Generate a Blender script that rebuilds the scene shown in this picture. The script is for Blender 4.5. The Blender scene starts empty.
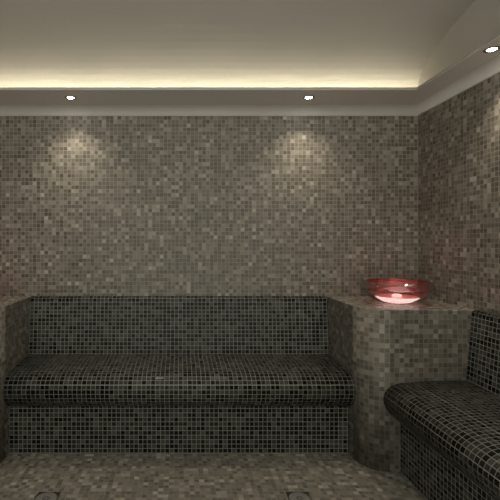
import bpy, bmesh, math, random
from mathutils import Vector

random.seed(4)
S = 0.006988            # one working unit in metres (1/415 of the distance camera - back wall)
D = 415 * S             # camera to back wall
H = 182 * S             # eye height
T = 3.85 * S            # mosaic pitch
XW = 239 * S            # half width of the room
YF = 25 * S           # room cut open from here back to let in added world light
TILE_TOP = (182 + 127) * S
SOFFIT = (182 + 136.6) * S
LIP_TOP = (182 + 138.8) * S
SEAT_Z = 72.8 * S
TOP_Z = 129 * S
scene = bpy.context.scene
col = scene.collection

# ------------------------------------------------------------------ materials
def new_mat(name):
    m = bpy.data.materials.new(name); m.use_nodes = True
    nt = m.node_tree; nt.nodes.clear()
    return m, nt

def N(nt, typ, **kw):
    n = nt.nodes.new(typ)
    for k, v in kw.items():
        setattr(n, k, v)
    return n

def math_node(nt, op, a, b=None, c=None):
    n = N(nt, 'ShaderNodeMath', operation=op)
    for i, v in enumerate((a, b, c)):
        if v is None: continue
        if isinstance(v, (int, float)): n.inputs[i].default_value = v
        else: nt.links.new(v, n.inputs[i])
    return n.outputs[0]

def mosaic(name, stops, grout, joint=0.055, rough=(0.22, 0.4), tilt=0.08, seams=(), seam_col=None, spec=0.28):
    """square glass mosaic, UV in metres; stops = [(position, colour)] picked at random for each tessera"""
    m, nt = new_mat(name)
    L = nt.links.new
    uv = N(nt, 'ShaderNodeUVMap')
    sc = N(nt, 'ShaderNodeVectorMath', operation='SCALE'); sc.inputs['Scale'].default_value = 1.0 / T
    L(uv.outputs[0], sc.inputs[0])
    fl = N(nt, 'ShaderNodeVectorMath', operation='FLOOR'); L(sc.outputs[0], fl.inputs[0])
    fr = N(nt, 'ShaderNodeVectorMath', operation='FRACTION'); L(sc.outputs[0], fr.inputs[0])
    wn = N(nt, 'ShaderNodeTexWhiteNoise', noise_dimensions='3D'); L(fl.outputs[0], wn.inputs['Vector'])
    off = N(nt, 'ShaderNodeVectorMath', operation='ADD'); off.inputs[1].default_value = (17.3, 5.1, 3.7)
    L(fl.outputs[0], off.inputs[0])
    wn2 = N(nt, 'ShaderNodeTexWhiteNoise', noise_dimensions='3D'); L(off.outputs[0], wn2.inputs['Vector'])
    ramp = N(nt, 'ShaderNodeValToRGB'); ramp.color_ramp.interpolation = 'CONSTANT'
    els = ramp.color_ramp.elements
    while len(els) < len(stops): els.new(1.0)
    for e, (p, c) in zip(els, stops):
        e.position = p; e.color = (*c, 1)
    L(wn.outputs['Value'], ramp.inputs[0])
    # slight cloudy variation inside the material of the tesserae
    hs = N(nt, 'ShaderNodeHueSaturation')
    L(ramp.outputs[0], hs.inputs['Color'])
    L(math_node(nt, 'MULTIPLY_ADD', wn2.outputs['Value'], 0.3, 0.85), hs.inputs['Value'])
    sx = N(nt, 'ShaderNodeSeparateXYZ'); L(fr.outputs[0], sx.inputs[0])
    def edge(o):
        return math_node(nt, 'MINIMUM', o, math_node(nt, 'SUBTRACT', 1.0, o))
    d = math_node(nt, 'MINIMUM', edge(sx.outputs[0]), edge(sx.outputs[1]))
    mr = N(nt, 'ShaderNodeMapRange', interpolation_type='SMOOTHSTEP')
    mr.inputs['From Min'].default_value = joint * 0.6; mr.inputs['From Max'].default_value = joint * 1.4
    L(d, mr.inputs['Value'])
    mix = N(nt, 'ShaderNodeMix', data_type='RGBA')
    L(mr.outputs[0], mix.inputs['Factor'])
    mix.inputs[6].default_value = (*grout, 1); L(hs.outputs[0], mix.inputs[7])
    colour = mix.outputs[2]
    if seams:
        suv = N(nt, 'ShaderNodeSeparateXYZ'); L(uv.outputs[0], suv.inputs[0])
        for v0 in seams:
            dv = math_node(nt, 'ABSOLUTE', math_node(nt, 'SUBTRACT', suv.outputs[1], v0))
            k = math_node(nt, 'LESS_THAN', dv, 0.0019)
            mx = N(nt, 'ShaderNodeMix', data_type='RGBA'); L(k, mx.inputs['Factor'])
            L(colour, mx.inputs[6]); mx.inputs[7].default_value = (*seam_col, 1)
            colour = mx.outputs[2]
    # every tessera is set at its own tiny angle
    geo = N(nt, 'ShaderNodeNewGeometry')
    sub = N(nt, 'ShaderNodeVectorMath', operation='SUBTRACT'); sub.inputs[1].default_value = (.5, .5, .5)
    L(wn2.outputs['Color'], sub.inputs[0])
    til = N(nt, 'ShaderNodeVectorMath', operation='SCALE'); til.inputs['Scale'].default_value = tilt * 2
    L(sub.outputs[0], til.inputs[0])
    add = N(nt, 'ShaderNodeVectorMath', operation='ADD'); L(geo.outputs['Normal'], add.inputs[0]); L(til.outputs[0], add.inputs[1])
    nrm = N(nt, 'ShaderNodeVectorMath', operation='NORMALIZE'); L(add.outputs[0], nrm.inputs[0])
    p = N(nt, 'ShaderNodeBsdfPrincipled'); p.inputs['Specular IOR Level'].default_value = spec
    L(colour, p.inputs['Base Color']); L(nrm.outputs[0], p.inputs['Normal'])
    rr = math_node(nt, 'MULTIPLY_ADD', wn2.outputs['Value'], rough[1] - rough[0], rough[0])
    rmix = N(nt, 'ShaderNodeMix', data_type='FLOAT'); L(mr.outputs[0], rmix.inputs['Factor'])
    rmix.inputs[2].default_value = 0.75; L(rr, rmix.inputs[3])
    L(rmix.outputs[0], p.inputs['Roughness'])
    out = N(nt, 'ShaderNodeOutputMaterial'); L(p.outputs[0], out.inputs[0])
    return m

def plain(name, colour, rough=0.5, metal=0.0, noise=0.0, nscale=8.0):
    m, nt = new_mat(name); L = nt.links.new
    p = N(nt, 'ShaderNodeBsdfPrincipled')
    p.inputs['Roughness'].default_value = rough; p.inputs['Metallic'].default_value = metal
    if noise:
        tc = N(nt, 'ShaderNodeTexCoord'); nz = N(nt, 'ShaderNodeTexNoise'); nz.inputs['Scale'].default_value = nscale
        L(tc.outputs['Object'], nz.inputs['Vector'])
        hs = N(nt, 'ShaderNodeHueSaturation'); hs.inputs['Color'].default_value = (*colour, 1)
        L(math_node(nt, 'MULTIPLY_ADD', nz.outputs[0], noise, 1 - noise / 2), hs.inputs['Value'])
        L(hs.outputs[0], p.inputs['Base Color'])
    else:
        p.inputs['Base Color'].default_value = (*colour, 1)
    out = N(nt, 'ShaderNodeOutputMaterial'); L(p.outputs[0], out.inputs[0])
    return m

def glow(name, colour, strength):
    m, nt = new_mat(name)
    e = N(nt, 'ShaderNodeEmission'); e.inputs[0].default_value = (*colour, 1); e.inputs[1].default_value = strength
    out = N(nt, 'ShaderNodeOutputMaterial'); nt.links.new(e.outputs[0], out.inputs[0])
    return m

def clear(name, tint, gloss=0.06, body=None, body_mix=0.0, rough=0.03):
    """thin glass / water: lets light straight through, tinted, with a gloss and an optional milky body"""
    m, nt = new_mat(name); L = nt.links.new
    tr = N(nt, 'ShaderNodeBsdfTransparent'); tr.inputs[0].default_value = (*tint, 1)
    cur = tr.outputs[0]
    if body:
        tl = N(nt, 'ShaderNodeBsdfTranslucent'); tl.inputs[0].default_value = (*body, 1)
        ms = N(nt, 'ShaderNodeMixShader'); ms.inputs[0].default_value = body_mix
        L(cur, ms.inputs[1]); L(tl.outputs[0], ms.inputs[2]); cur = ms.outputs[0]
    gl = N(nt, 'ShaderNodeBsdfGlossy'); gl.inputs['Roughness'].default_value = rough
    lw = N(nt, 'ShaderNodeLayerWeight'); lw.inputs[0].default_value = 0.45
    fac = math_node(nt, 'MULTIPLY_ADD', lw.outputs['Fresnel'], 0.5, gloss * 0.5)
    ms = N(nt, 'ShaderNodeMixShader'); L(fac, ms.inputs[0]); L(cur, ms.inputs[1]); L(gl.outputs[0], ms.inputs[2])
    out = N(nt, 'ShaderNodeOutputMaterial'); L(ms.outputs[0], out.inputs[0])
    return m

WALL_STOPS = [(0.0, (.105, .092, .073)), (.34, (.138, .121, .096)), (.64, (.18, .161, .13)), (.86, (.235, .215, .175)), (.97, (.29, .27, .225))]
M_WALL = mosaic('beige_mosaic', WALL_STOPS, (.245, .222, .18), joint=.058)
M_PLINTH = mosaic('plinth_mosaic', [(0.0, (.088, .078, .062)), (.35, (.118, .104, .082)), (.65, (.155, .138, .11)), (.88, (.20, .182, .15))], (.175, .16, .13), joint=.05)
M_FLOOR = mosaic('floor_mosaic', [(0.0, (.13, .118, .095)), (.3, (.175, .158, .128)), (.65, (.235, .215, .175)), (.9, (.32, .295, .245))], (.215, .198, .16), joint=.05)
BLACK_STOPS = [(0.0, (.008, .008, .007)), (.38, (.020, .020, .017)), (.52, (.037, .038, .031)), (.78, (.056, .056, .047))]
GREY = (.23, .23, .20)
M_BLACK = mosaic('black_mosaic', BLACK_STOPS, GREY, joint=.058, spec=.12, rough=(.2, .38))
M_PAINT = plain('matt_paint', (.37, .35, .308), .75, noise=.04, nscale=2.0)
M_TRIM = plain('satin_paint', (.50, .475, .42), .5, noise=.03, nscale=3.0)
M_TRIM_SHADED = plain('trim_paint_shaded', (.40, .38, .335), .6, noise=.03, nscale=3.0)  # trim paint with shade put into its colour, offsetting excess front light
M_RING = plain('brushed_steel', (.16, .145, .12), .4, .6)
M_FRAME = plain('dark_drain_frame', (.035, .03, .025), .5, .3)
M_COVER = plain('drain_cover', (.19, .178, .16), .55, .1, noise=.2, nscale=40)
M_SLOT = plain('drain_slot', (.01, .01, .01), .8)
M_LENS = glow('lamp_lens', (1.0, .97, .90), 60.0)
M_LED = glow('led_strip', (1.0, .90, .68), 44.0)
M_LEDBODY = plain('led_profile', (.5, .5, .48), .5)
M_GLASS = clear('clear_glass', (.95, .93, .92), .10)
M_RED = clear('red_water', (.93, .60, .59), .03, body=(.82, .24, .24), body_mix=.2)
M_REDGLASS = clear('red_glass', (.94, .63, .63), .05, body=(.82, .24, .24), body_mix=.14)
M_PUCK = glow('bowl_light', (1.0, .62, .58), 2.9)
M_CORE = glow('bowl_light_core', (1.0, .80, .72), 6.0)

# ------------------------------------------------------------------ mesh helpers
class MB:
    """collects quads / polygons with UVs in metres"""
    def __init__(s): s.v = []; s.f = []; s.uv = []; s.sm = []
    def poly(s, pts, uvs, smooth=False):
        i = len(s.v); s.v += [tuple(p) for p in pts]; s.f.append(list(range(i, i + len(pts)))); s.uv.append(uvs); s.sm.append(smooth)
    def box(s, a, b, o=(0, 0)):
        (x0, y0, z0), (x1, y1, z1) = a, b
        def q(p, ax):
            s.poly(p, [(t[ax[0]] + o[0], t[ax[1]] + o[1]) for t in p])
        q([(x0,y0,z0),(x1,y0,z0),(x1,y0,z1),(x0,y0,z1)], (0,2))
        q([(x1,y1,z0),(x0,y1,z0),(x0,y1,z1),(x1,y1,z1)], (0,2))
        q([(x1,y0,z0),(x1,y1,z0),(x1,y1,z1),(x1,y0,z1)], (1,2))
        q([(x0,y1,z0),(x0,y0,z0),(x0,y0,z1),(x0,y1,z1)], (1,2))
        q([(x0,y0,z1),(x1,y0,z1),(x1,y1,z1),(x0,y1,z1)], (0,1))
        q([(x0,y1,z0),(x1,y1,z0),(x1,y0,z0),(x0,y0,z0)], (0,1))
    def build(s, name, mat, parent=None, merge=True):
        me = bpy.data.meshes.new(name)
        me.from_pydata(s.v, [], s.f); me.update()
        lay = me.uv_layers.new(name='UVMap')
        k = 0
        for uvs in s.uv:
            for u in uvs:
                lay.data[k].uv = u; k += 1
        for p, sm in zip(me.polygons, s.sm): p.use_smooth = sm
        me.materials.append(mat)
        if merge:
            bm = bmesh.new(); bm.from_mesh(me)
            bmesh.ops.remove_doubles(bm, verts=bm.verts, dist=1e-5)
            bmesh.ops.recalc_face_normals(bm, faces=bm.faces)
            bm.to_mesh(me); bm.free()
        o = bpy.data.objects.new(name, me); col.objects.link(o)
        if parent is not None: o.parent = parent
        return o

def spline(pts, n=5):
    out = []
    P = [pts[0]] + list(pts) + [pts[-1]]
    for i in range(1, len(P) - 2):
        p0, p1, p2, p3 = P[i-1], P[i], P[i+1], P[i+2]
        for k in range(n):
            t = k / n
            out.append(tuple(.5*((2*b)+(c-a)*t+(2*a-5*b+4*c-d)*t*t+(3*b-a-3*c+d)*t**3) for a, b, c, d in zip(p0, p1, p2, p3)))
    out.append(tuple(pts[-1]))
    return out

def sweep(mb, prof, smooth, L, place, n_seg=1, caps=True, v0=0.0, u0=0.0):
    """extrude a closed profile [(o,z)] along a length L; smooth = set of edge indices shaded smooth"""
    n = len(prof); v = v0
    for i in range(n):
        a, b = prof[i], prof[(i+1) % n]
        d = math.dist(a, b)
        pts = [place(a[0], 0, a[1]), place(a[0], L, a[1]), place(b[0], L, b[1]), place(b[0], 0, b[1])]
        mb.poly(pts, [(u0, v), (u0 + L, v), (u0 + L, v + d), (u0, v + d)], i in smooth)
        v += d
    if caps:
        mb.poly([place(a[0], 0, a[1]) for a in prof], [a for a in prof])
        mb.poly([place(a[0], L, a[1]) for a in reversed(prof)], [a for a in reversed(prof)])

def lathe(mb, prof, seg=48, centre=(0, 0, 0), closed=False):
    cx, cy, cz = centre
    pairs = list(zip(prof, prof[1:])) + ([(prof[-1], prof[0])] if closed else [])
    for (r0, z0), (r1, z1) in pairs:
        for k in range(seg):
            a, b = 2*math.pi*k/seg, 2*math.pi*(k+1)/seg
            P = []
            for r, z, t in ((r0,z0,a),(r0,z0,b),(r1,z1,b),(r1,z1,a)):
                p = (cx + r*math.cos(t), cy + r*math.sin(t), cz + z)
                if not P or math.dist(P[-1], p) > 1e-7: P.append(p)
            if math.dist(P[0], P[-1]) < 1e-7: P.pop()
            if len(P) >= 3: mb.poly(P, [(p[0], p[1]) for p in P], True)

def empty(name, loc, label, cat, group=None):
    o = bpy.data.objects.new(name, None); col.objects.link(o)
    o.location = loc; o.empty_display_size = .05
    o['label'] = label; o['category'] = cat
    if group: o['group'] = group
    return o

def structure(o):
    o['kind'] = 'structure'; return o

# ------------------------------------------------------------------ room shell
TH = .10
m = MB(); m.box((-XW - TH, YF, -.1), (XW + TH, D + TH, 0)); structure(m.build('floor', M_FLOOR))
m = MB(); m.box((-XW - TH, D, 0), (XW + TH, D + TH, TILE_TOP + .02), (0, -TILE_TOP % T)); structure(m.build('wall_back', M_WALL))
m = MB(); m.box((XW, YF, 0), (XW + TH, D, TILE_TOP + .02), (.011, -TILE_TOP % T)); structure(m.build('wall_right', M_WALL))
m = MB(); m.box((-XW - TH, YF, 0), (-XW, D, TILE_TOP + .02), (.004, -TILE_TOP % T)); structure(m.build('wall_left', M_WALL))

# vaulted ceiling above the light cove: a flat elliptical barrel with a gable at each end
A, B, SPR = 260 * S, 58 * S, (182 + 151) * S
yc = D - A
arc = []
for k in range(49):
    t = math.pi * k / 48
    arc.append((yc + A * math.cos(t), SPR + B * max(0, math.sin(t)) ** .80))
m = MB()
base = SOFFIT
YC = 200 * S  # vault cut short here so added world light reaches floor and seats
arc = [p for p in arc if p[0] > YC]
ring = [(D, base)] + arc
for (a, b) in zip(ring, ring[1:]):
    m.poly([(-XW, a[0], a[1]), (XW, a[0], a[1]), (XW, b[0], b[1]), (-XW, b[0], b[1])], [(0, 0)] * 4, True)
for x in (-XW, XW):
    q = ring + [(arc[-1][0], base)]
    m.poly([(x, y, z) for y, z in q], [(0, 0)] * len(q))
ceil = structure(m.build('ceiling', M_PAINT, merge=False))
sh = MB()
# outer shell so no world light leaks in round the vault
sh.box((-XW - TH, YC, SPR + B + .02), (XW + TH, D + TH, SPR + B + .10))
sh.box((-XW - TH, D + .005, TILE_TOP + .02), (XW + TH, D + TH, SPR + B + .02))
sh.box((-XW - TH, YC, TILE_TOP + .02), (-XW - .005, D, SPR + B + .02))
sh.box((XW + .005, YC, TILE_TOP + .02), (XW + TH, D, SPR + B + .02))
structure(sh.build('ceiling_shell', M_PAINT, merge=False)).name = 'ceiling_roof'

# soffit (U-shaped ring along back, left and right) with a stepped lip, and the cove moulding under it
LX, LY = 212 * S, 370 * S
def corner_sweep(mb, prof, smooth=()):
    """profile in (inset from the wall, z) swept along left wall, back wall, right wall with mitred corners"""
    def ring_at(i, z): return [(-XW + i, YF, z), (-XW + i, D - i, z), (XW - i, D - i, z), (XW - i, YF, z)]
    for k in range(len(prof) - 1):
        a, b = ring_at(*prof[k]), ring_at(*prof[k+1])
        for j in range(3):
            mb.poly([a[j], a[j+1], b[j+1], b[j]], [(0, 0)] * 4, k in smooth)
def soffit_sweep(mb, prof, kx, ky):
    def ring_at(i, z):
        dx, dy = i * kx, i * ky
        return dx, dy, z
    return ring_at
m = MB()
WX, WY = XW - LX, D - LY               # width of the side and back soffits
def sof_ring(f, off, z):               # f 0 = at the wall, 1 = at the lip; off = extra distance into the room
    dx, dy = WX * f + off, WY * f + off
    return [(-XW + dx, YF, z), (-XW + dx, D - dy, z), (XW - dx, D - dy, z), (XW - dx, YF, z)]
st = .9 * S
prof = [(0, .001, SOFFIT), (1, -.25*S, SOFFIT), (1, 0, SOFFIT + .2*S), (1, .08*S, SOFFIT + .5*S), (1, 0, SOFFIT + .8*S), (1, -.25*S, SOFFIT + .95*S),
        (1, -1.5*S, SOFFIT + 1.0*S), (1, -1.5*S, SOFFIT + 1.9*S), (1, -.1*S, SOFFIT + 1.9*S), (1, -.1*S, LIP_TOP), (0, .001, LIP_TOP)]
for a, b in zip(prof, prof[1:]):
    ra, rb = sof_ring(*a), sof_ring(*b)
    for j in range(3):
        m.poly([ra[j], ra[j+1], rb[j+1], rb[j]], [(0, 0)] * 4)
structure(m.build('trim_1', M_TRIM, merge=False))
m = MB()
c = S
pts = [(7.6*c - 6.6*c*math.sin(t*math.pi/24), SOFFIT + .01*c - 8.9*c*(1 - math.cos(t*math.pi/24))) for t in range(0, 13)] + \
      [(.7*c, TILE_TOP), (0, TILE_TOP)]
corner_sweep(m, pts, set(range(0, 12)))
structure(m.build('trim_2', M_TRIM_SHADED))

# ------------------------------------------------------------------ benches
NOSE = [(-34, .3), (-20, .7), (-8, 1.5), (2, 2.7), (7.5, 4.7), (11.4, 8), (13.2, 12.4), (13.3, 17), (11.8, 22), (8.5, 26.5), (4, 30), (0, 32)]
def seat_profile(depth_back):
    top = spline([(-depth_back, 0)] + NOSE, 5)
    return [(o * S, SEAT_Z - d * S) for o, d in top]

def make_bench(name, label, L, place, wall_o, rest_bottom, rest_top):
    """wall_o, rest_bottom, rest_top: distances in units behind the base face"""
    root = empty(name, place(-20 * S, L / 2, 0), label, 'bench', 'black mosaic benches')
    inv = -Vector(root.location)
    P = lambda o, l, z: tuple(Vector(place(o, l, z)) + inv)
    g = .0015
    # base
    zb = SEAT_Z - 32 * S
    m = MB()
    pr = [(-wall_o * S + g, 0), (0, 0), (0, zb), (-wall_o * S + g, zb)]
    sweep(m, pr, set(), L, P, v0=-wall_o * S)
    m.build('base', M_BLACK, root)
    # seat with the bullnose front
    tp = seat_profile(rest_bottom)
    pr = tp + [(-rest_bottom * S, zb + .0005)]
    ln = [0]
    for a, b in zip(tp, tp[1:]): ln.append(ln[-1] + math.dist(a, b))
    def at(o_lim, after=0):
        for i, p in enumerate(tp):
            if p[0] >= o_lim * S: return ln[i]
    m = MB()
    sweep(m, pr, set(range(len(tp) - 1)), L, P)
    global M_SEAT
    s1 = round(at(-9) / T) * T; s2 = round(at(12.4) / T) * T
    if True:
        M_SEAT = mosaic('black_mosaic_seat', BLACK_STOPS, GREY, joint=.058, spec=.12, rough=(.2, .38), seams=(s1, s2), seam_col=(.34, .335, .30))
    m.build('seat', M_SEAT, root)
    # backrest, leaning slightly and rounded over at the top
    r = 3.2 * S
    xb, xt, xw = -rest_bottom * S, -rest_top * S, -wall_o * S + g
    pr = [(xb, SEAT_Z - 3 * S), (xb, SEAT_Z + .2 * S), (xt, TOP_Z - r)]
    nr = 8
    rr = min(r, (xt - xw) * .95)
    for k in range(1, nr + 1):
        t = math.pi / 2 * k / nr
        pr.append((xt - rr + rr * math.cos(t), TOP_Z - r + r * math.sin(t)))
    pr += [(xw, TOP_Z), (xw, SEAT_Z - 3 * S)]
    pr = [(a, b + .0) for a, b in pr]
    m = MB(); sweep(m, pr, set(range(2, nr + 2)), L, P)
    m.build('backrest', M_BLACK, root)
    return root

PX, PZ = 147 * S, 330 * S          # inner face and front face of the plinths
gap = .0012
back_base = .866 * D
make_bench('tiled_bench', 'long black mosaic bench against the back wall, between the two beige plinths', 2 * PX - 2 * gap,
           lambda o, l, z: (-PX + gap + l, back_base - o, z), 415 - 359.4, 46.6, 51.0)
YB = YF + .02
Ls = PZ - gap - YB
bx = 176 * S
make_bench('tiled_bench', 'black mosaic bench along the right wall, in front of the plinth with the red bowl', Ls,
           lambda o, l, z: (bx - o, PZ - gap - l, z), 63, 52, 56.5)
make_bench('tiled_bench', 'black mosaic bench along the left wall, beyond the left edge of the photo', Ls,
           lambda o, l, z: (-bx + o, YB + l, z), 63, 52, 56.5)

# ------------------------------------------------------------------ plinths
def make_plinth(sgn, label):
    R = 21 * S
    x0, x1, y0, y1 = PX, XW - .0015, PZ, D - .0015
    root = empty('tiled_plinth', (sgn * (x0 + x1) / 2, (y0 + y1) / 2, 0), label, 'plinth', 'beige mosaic corner plinths')
    inv = -Vector(root.location)
    path = [(x0, y1), (x0, y0 + R)]
    for k in range(1, 13):
        t = math.pi / 2 * k / 12
        path.append((x0 + R - R * math.cos(t), y0 + R - R * math.sin(t)))
    path += [(x1, y0)]
    TK = 1.0 * S
    zt = TOP_Z - TK
    m = MB(); u = 0.0
    for i, (a, b) in enumerate(zip(path, path[1:])):
        d = math.dist(a, b)
        pts = [Vector((sgn*a[0], a[1], 0)) + inv, Vector((sgn*b[0], b[1], 0)) + inv, Vector((sgn*b[0], b[1], zt)) + inv, Vector((sgn*a[0], a[1], zt)) + inv]
        off = -TOP_Z % T
        m.poly(pts, [(u, off), (u + d, off), (u + d, zt + off), (u, zt + off)], 0 < i < 13)
        u += d
    full = path + [(x1, y1)]
    for a, b in ((path[-1], (x1, y1)), ((x1, y1), path[0])):
        m.poly([Vector((sgn*a[0], a[1], 0)) + inv, Vector((sgn*b[0], b[1], 0)) + inv, Vector((sgn*b[0], b[1], zt)) + inv, Vector((sgn*a[0], a[1], zt)) + inv], [(0,0)]*4)
    for z in (0, zt):
        m.poly([Vector((sgn*a[0], a[1], z)) + inv for a in full], [(sgn*a[0], a[1]) for a in full])
    m.build('body', M_PLINTH, root)
    # tiled shelf top with a slightly eased edge
    m = MB(); e = .35 * S
    def inset(d):
        q = [(x0 + d, y1)] + [(x0 + R - (R - d) * math.cos(math.pi/2*k/12), y0 + R - (R - d) * math.sin(math.pi/2*k/12)) for k in range(13)] + [(x1, y0 + d)]
        return q
    lv = [(0, zt), (0, TOP_Z - e), (e*.3, TOP_Z - e*.3), (e, TOP_Z)]
    for (d0, z0), (d1, z1) in zip(lv, lv[1:]):
        p, q = inset(d0), inset(d1); u = 0
        for i in range(len(p) - 1):
            d = math.dist(p[i], p[i+1])
            m.poly([Vector((sgn*p[i][0], p[i][1], z0)) + inv, Vector((sgn*p[i+1][0], p[i+1][1], z0)) + inv, Vector((sgn*q[i+1][0], q[i+1][1], z1)) + inv, Vector((sgn*q[i][0], q[i][1], z1)) + inv],
                   [(u, z0), (u + d, z0), (u + d, z1), (u, z1)])
            u += d
    q = inset(e) + [(x1, y1)]
    m.poly([Vector((sgn*a[0], a[1], TOP_Z)) + inv for a in q], [(sgn*a[0], a[1]) for a in q])
    m.build('shelf_top', M_FLOOR, root)
    return root
make_plinth(1, 'beige mosaic plinth with a rounded corner, carrying the glowing red bowl in the right corner')
make_plinth(-1, 'beige mosaic plinth at the left edge of the photo, left of the back bench')

# ------------------------------------------------------------------ glowing bowls
def make_bowl(sgn, label):
    root = empty('glass_bowl', (sgn * 190.5 * S, 363 * S, TOP_Z + .0008), label, 'bowl', 'glowing red glass bowls')
    u = S
    # clear outer bowl: foot, flaring side, rim, and back down inside
    out = spline([(6*u, 0), (11*u, .5*u), (17*u, 2.4*u), (23*u, 5.6*u), (27.6*u, 9.3*u), (29.6*u, 13*u), (28.8*u, 16.6*u), (26.6*u, 19.4*u)], 4)
    inn = [(r - .55*u, max(z, 0) + .25*u) for r, z in reversed(out)]
    inn[0] = (26.0*u, 19.5*u)
    m = MB(); lathe(m, [(0, 0)] + out + inn + [(0, .3*u)]); m.build('glass_shell', M_GLASS, root)
    # red water / insert
    body = spline([(0, 6.4*u), (14*u, 6.4*u), (18.2*u, 6.6*u), (21.6*u, 9*u), (23.4*u, 12.6*u)], 4)
    m = MB(); lathe(m, body + [(23.0*u, 12.9*u), (0, 12.9*u)]); w = m.build('red_water', M_RED, root)
    # red inner ring standing above the water
    rg = [(23.6*u, 13.6*u), (24.4*u, 16*u), (24.6*u, 19.6*u), (24.0*u, 19.6*u), (23.8*u, 16*u), (23.0*u, 13.6*u)]
    m = MB(); lathe(m, rg, closed=True); m.build('red_ring', M_REDGLASS, root)
    # light dish in the foot of the bowl
    pk = spline([(0, 1.0*u), (9*u, 1.3*u), (13.5*u, 3.0*u), (17.6*u, 6.0*u)], 4)
    m = MB(); lathe(m, pk + [(17.2*u, 6.2*u), (0, 6.2*u)]); d = m.build('light_dish', M_PUCK, root)
    m = MB(); lathe(m, [(0, 6.5*u), (4*u, 6.5*u), (4*u, 7.4*u), (2.6*u, 8.2*u), (0, 8.4*u)], 24); m.build('lamp', M_CORE, root)
    l = bpy.data.lights.new('bowl_glow', 'POINT'); l.energy = .36; l.color = (1, .16, .16); l.shadow_soft_size = .05
    lo = bpy.data.objects.new('bowl_glow', l); col.objects.link(lo); lo.parent = root; lo.location = (0, 0, 10.5 * u)
    return root
make_bowl(1, 'clear glass bowl glowing red on the plinth in the right corner')
make_bowl(-1, 'clear glass bowl glowing red on the left plinth, beyond the left edge of the photo')

# ------------------------------------------------------------------ recessed downlights
def make_downlight(x, y, label, first=[None]):
    root = empty('recessed_downlight', (x, y, SOFFIT), label, 'lamp', 'recessed downlights in the soffit')
    if first[0] is None:
        u = S
        m = MB(); lathe(m, [(2.9*u, -.02*u), (3.3*u, -.18*u), (4.4*u, -.32*u), (5.2*u, -.22*u), (5.4*u, -.02*u)], 32); a = m.build('trim_ring', M_RING, root)
        m = MB(); lathe(m, [(0, -.10*u), (2.3*u, -.10*u), (2.9*u, -.05*u)], 32); b = m.build('lens', M_LENS, root)
        first[0] = (a, b)
    else:
        for o in first[0]:
            c_ = o.copy(); col.objects.link(c_); c_.parent = root
    l = bpy.data.lights.new('spot', 'SPOT'); l.energy = SPOT_W; l.color = (1.0, .90, .74)
    l.spot_size = math.radians(104); l.spot_blend = 1.0; l.shadow_soft_size = .018
    lo = bpy.data.objects.new('downlight_beam', l); col.objects.link(lo); lo.parent = root; lo.location = (0, 0, -.012)
    return root
SPOT_W = 19.0
make_downlight(-102 * S, 390 * S, 'small round downlight in the back soffit, on the left above the black bench')
make_downlight(122 * S, 390 * S, 'small round downlight in the back soffit, right of centre above the bench end')
make_downlight(221 * S, 293 * S, 'small round downlight in the right-hand soffit near the top right photo corner')
make_downlight(221 * S, 90 * S, 'small round downlight in the right-hand soffit, beyond the top edge of the photo')
make_downlight(-221 * S, 293 * S, 'small round downlight in the left-hand soffit, the nearer to the back wall')
make_downlight(-221 * S, 90 * S, 'small round downlight in the left-hand soffit, the farther from the back wall')

# LED strip lying in the cove behind the lip of the back soffit
m = MB(); LEDY = 403.5 * S
root = empty('led_strip_light', (0, LEDY, LIP_TOP + .0005), 'warm LED strip light hidden in the cove behind the lip along the back wall', 'light')
m.box((-237.5*S, -.2*S, 0), (237.5*S, .8*S, 11.6*S)); m.build('profile', M_LEDBODY, root)
m = MB()
for k in range(95):
    m.box((-237.5*S + 5*k*S, .82*S, 9.2*S), (-237.5*S + 5*(k+1)*S - .0003, 1.3*S, 11.2*S))
m.build('diffuser', M_LED, root)

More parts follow.
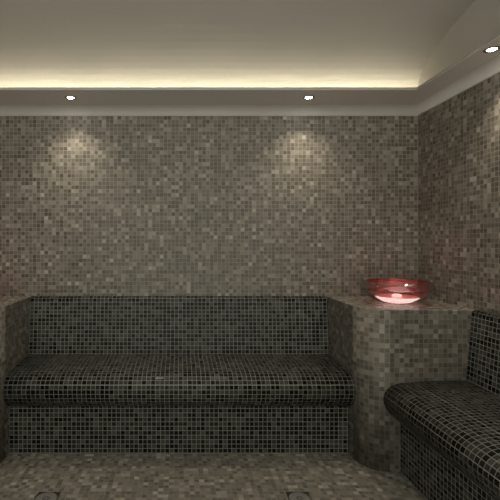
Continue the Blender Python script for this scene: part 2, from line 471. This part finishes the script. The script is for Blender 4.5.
# ------------------------------------------------------------------ floor drains
def make_drain(x, y, label, first=[None]):
    root = empty('floor_drain', (x, y, .0006), label, 'drain', 'square floor drains')
    if first[0] is None:
        u = S; h = 8.1 * u; r = 7.5 * u
        m = MB(); m.box((-h, -h, 0), (h, h, .25*u)); f = m.build('frame', M_FRAME, root)
        m = MB(); lathe(m, [(0, .26*u), (r, .26*u), (r, .42*u), (r - .3*u, .5*u), (0, .5*u)], 40); c_ = m.build('cover', M_COVER, root)
        m = MB()
        for k in range(8):
            t = 2 * math.pi * k / 8
            d, n = Vector((math.cos(t), math.sin(t), 0)), Vector((-math.sin(t), math.cos(t), 0))
            q = [d*1.0*u - n*.25*u, d*2.8*u - n*.35*u, d*2.8*u + n*.35*u, d*1.0*u + n*.25*u]
            z0, z1 = Vector((0, 0, .505*u)), Vector((0, 0, .52*u))
            m.poly([p + z1 for p in q], [(0, 0)] * 4); m.poly([p + z0 for p in reversed(q)], [(0, 0)] * 4)
            for a, b in zip(q, q[1:] + q[:1]): m.poly([a + z0, b + z0, b + z1, a + z1], [(0, 0)] * 4)
        s_ = m.build('slots', M_SLOT, root)
        first[0] = (f, c_, s_)
    else:
        for o in first[0]:
            k = o.copy(); col.objects.link(k); k.parent = root
    return root
ZD = 182 / 249.3 * 415          # depth of their far edge
make_drain(-94.4 * S, (ZD - 8.1) * S, 'square dark floor drain with a round grey cover, the left of the two')
make_drain(85.8 * S, (ZD - 8.1) * S, 'square dark floor drain with a round grey cover, the right of the two')

# ------------------------------------------------------------------ added world fill light, camera, view
w = bpy.data.worlds.new('world'); scene.world = w; w.use_nodes = True
bg = w.node_tree.nodes['Background']; bg.inputs[0].default_value = (.98, .965, .875, 1); bg.inputs[1].default_value = 1.0
# added fill: world made brighter below the horizon to lift soffit, vault, right wall
wt = w.node_tree
tc = wt.nodes.new('ShaderNodeTexCoord'); sp = wt.nodes.new('ShaderNodeSeparateXYZ'); mp = wt.nodes.new('ShaderNodeMapRange')
mp.inputs['From Min'].default_value = -.25; mp.inputs['From Max'].default_value = .25
mp.inputs['To Min'].default_value = 2.3; mp.inputs['To Max'].default_value = 1.1
wt.links.new(tc.outputs['Generated'], sp.inputs[0]); wt.links.new(sp.outputs[2], mp.inputs['Value']); wt.links.new(mp.outputs[0], bg.inputs[1])

cam = bpy.data.cameras.new('camera'); co = bpy.data.objects.new('camera', cam); col.objects.link(co)
co.location = (0, 0, H); co.rotation_euler = (math.pi / 2, 0, 0)
cam.sensor_width = 36; cam.sensor_fit = 'HORIZONTAL'; cam.lens = 36 * 415 / 500
cam.shift_x = (250 - 179) / 500; cam.shift_y = -7 / 500
cam.clip_start = .01
scene.camera = co
vs = scene.view_settings
vs.view_transform = 'Standard'; vs.look = 'None'; vs.gamma = 1; vs.use_curve_mapping = False; vs.exposure = -0.2
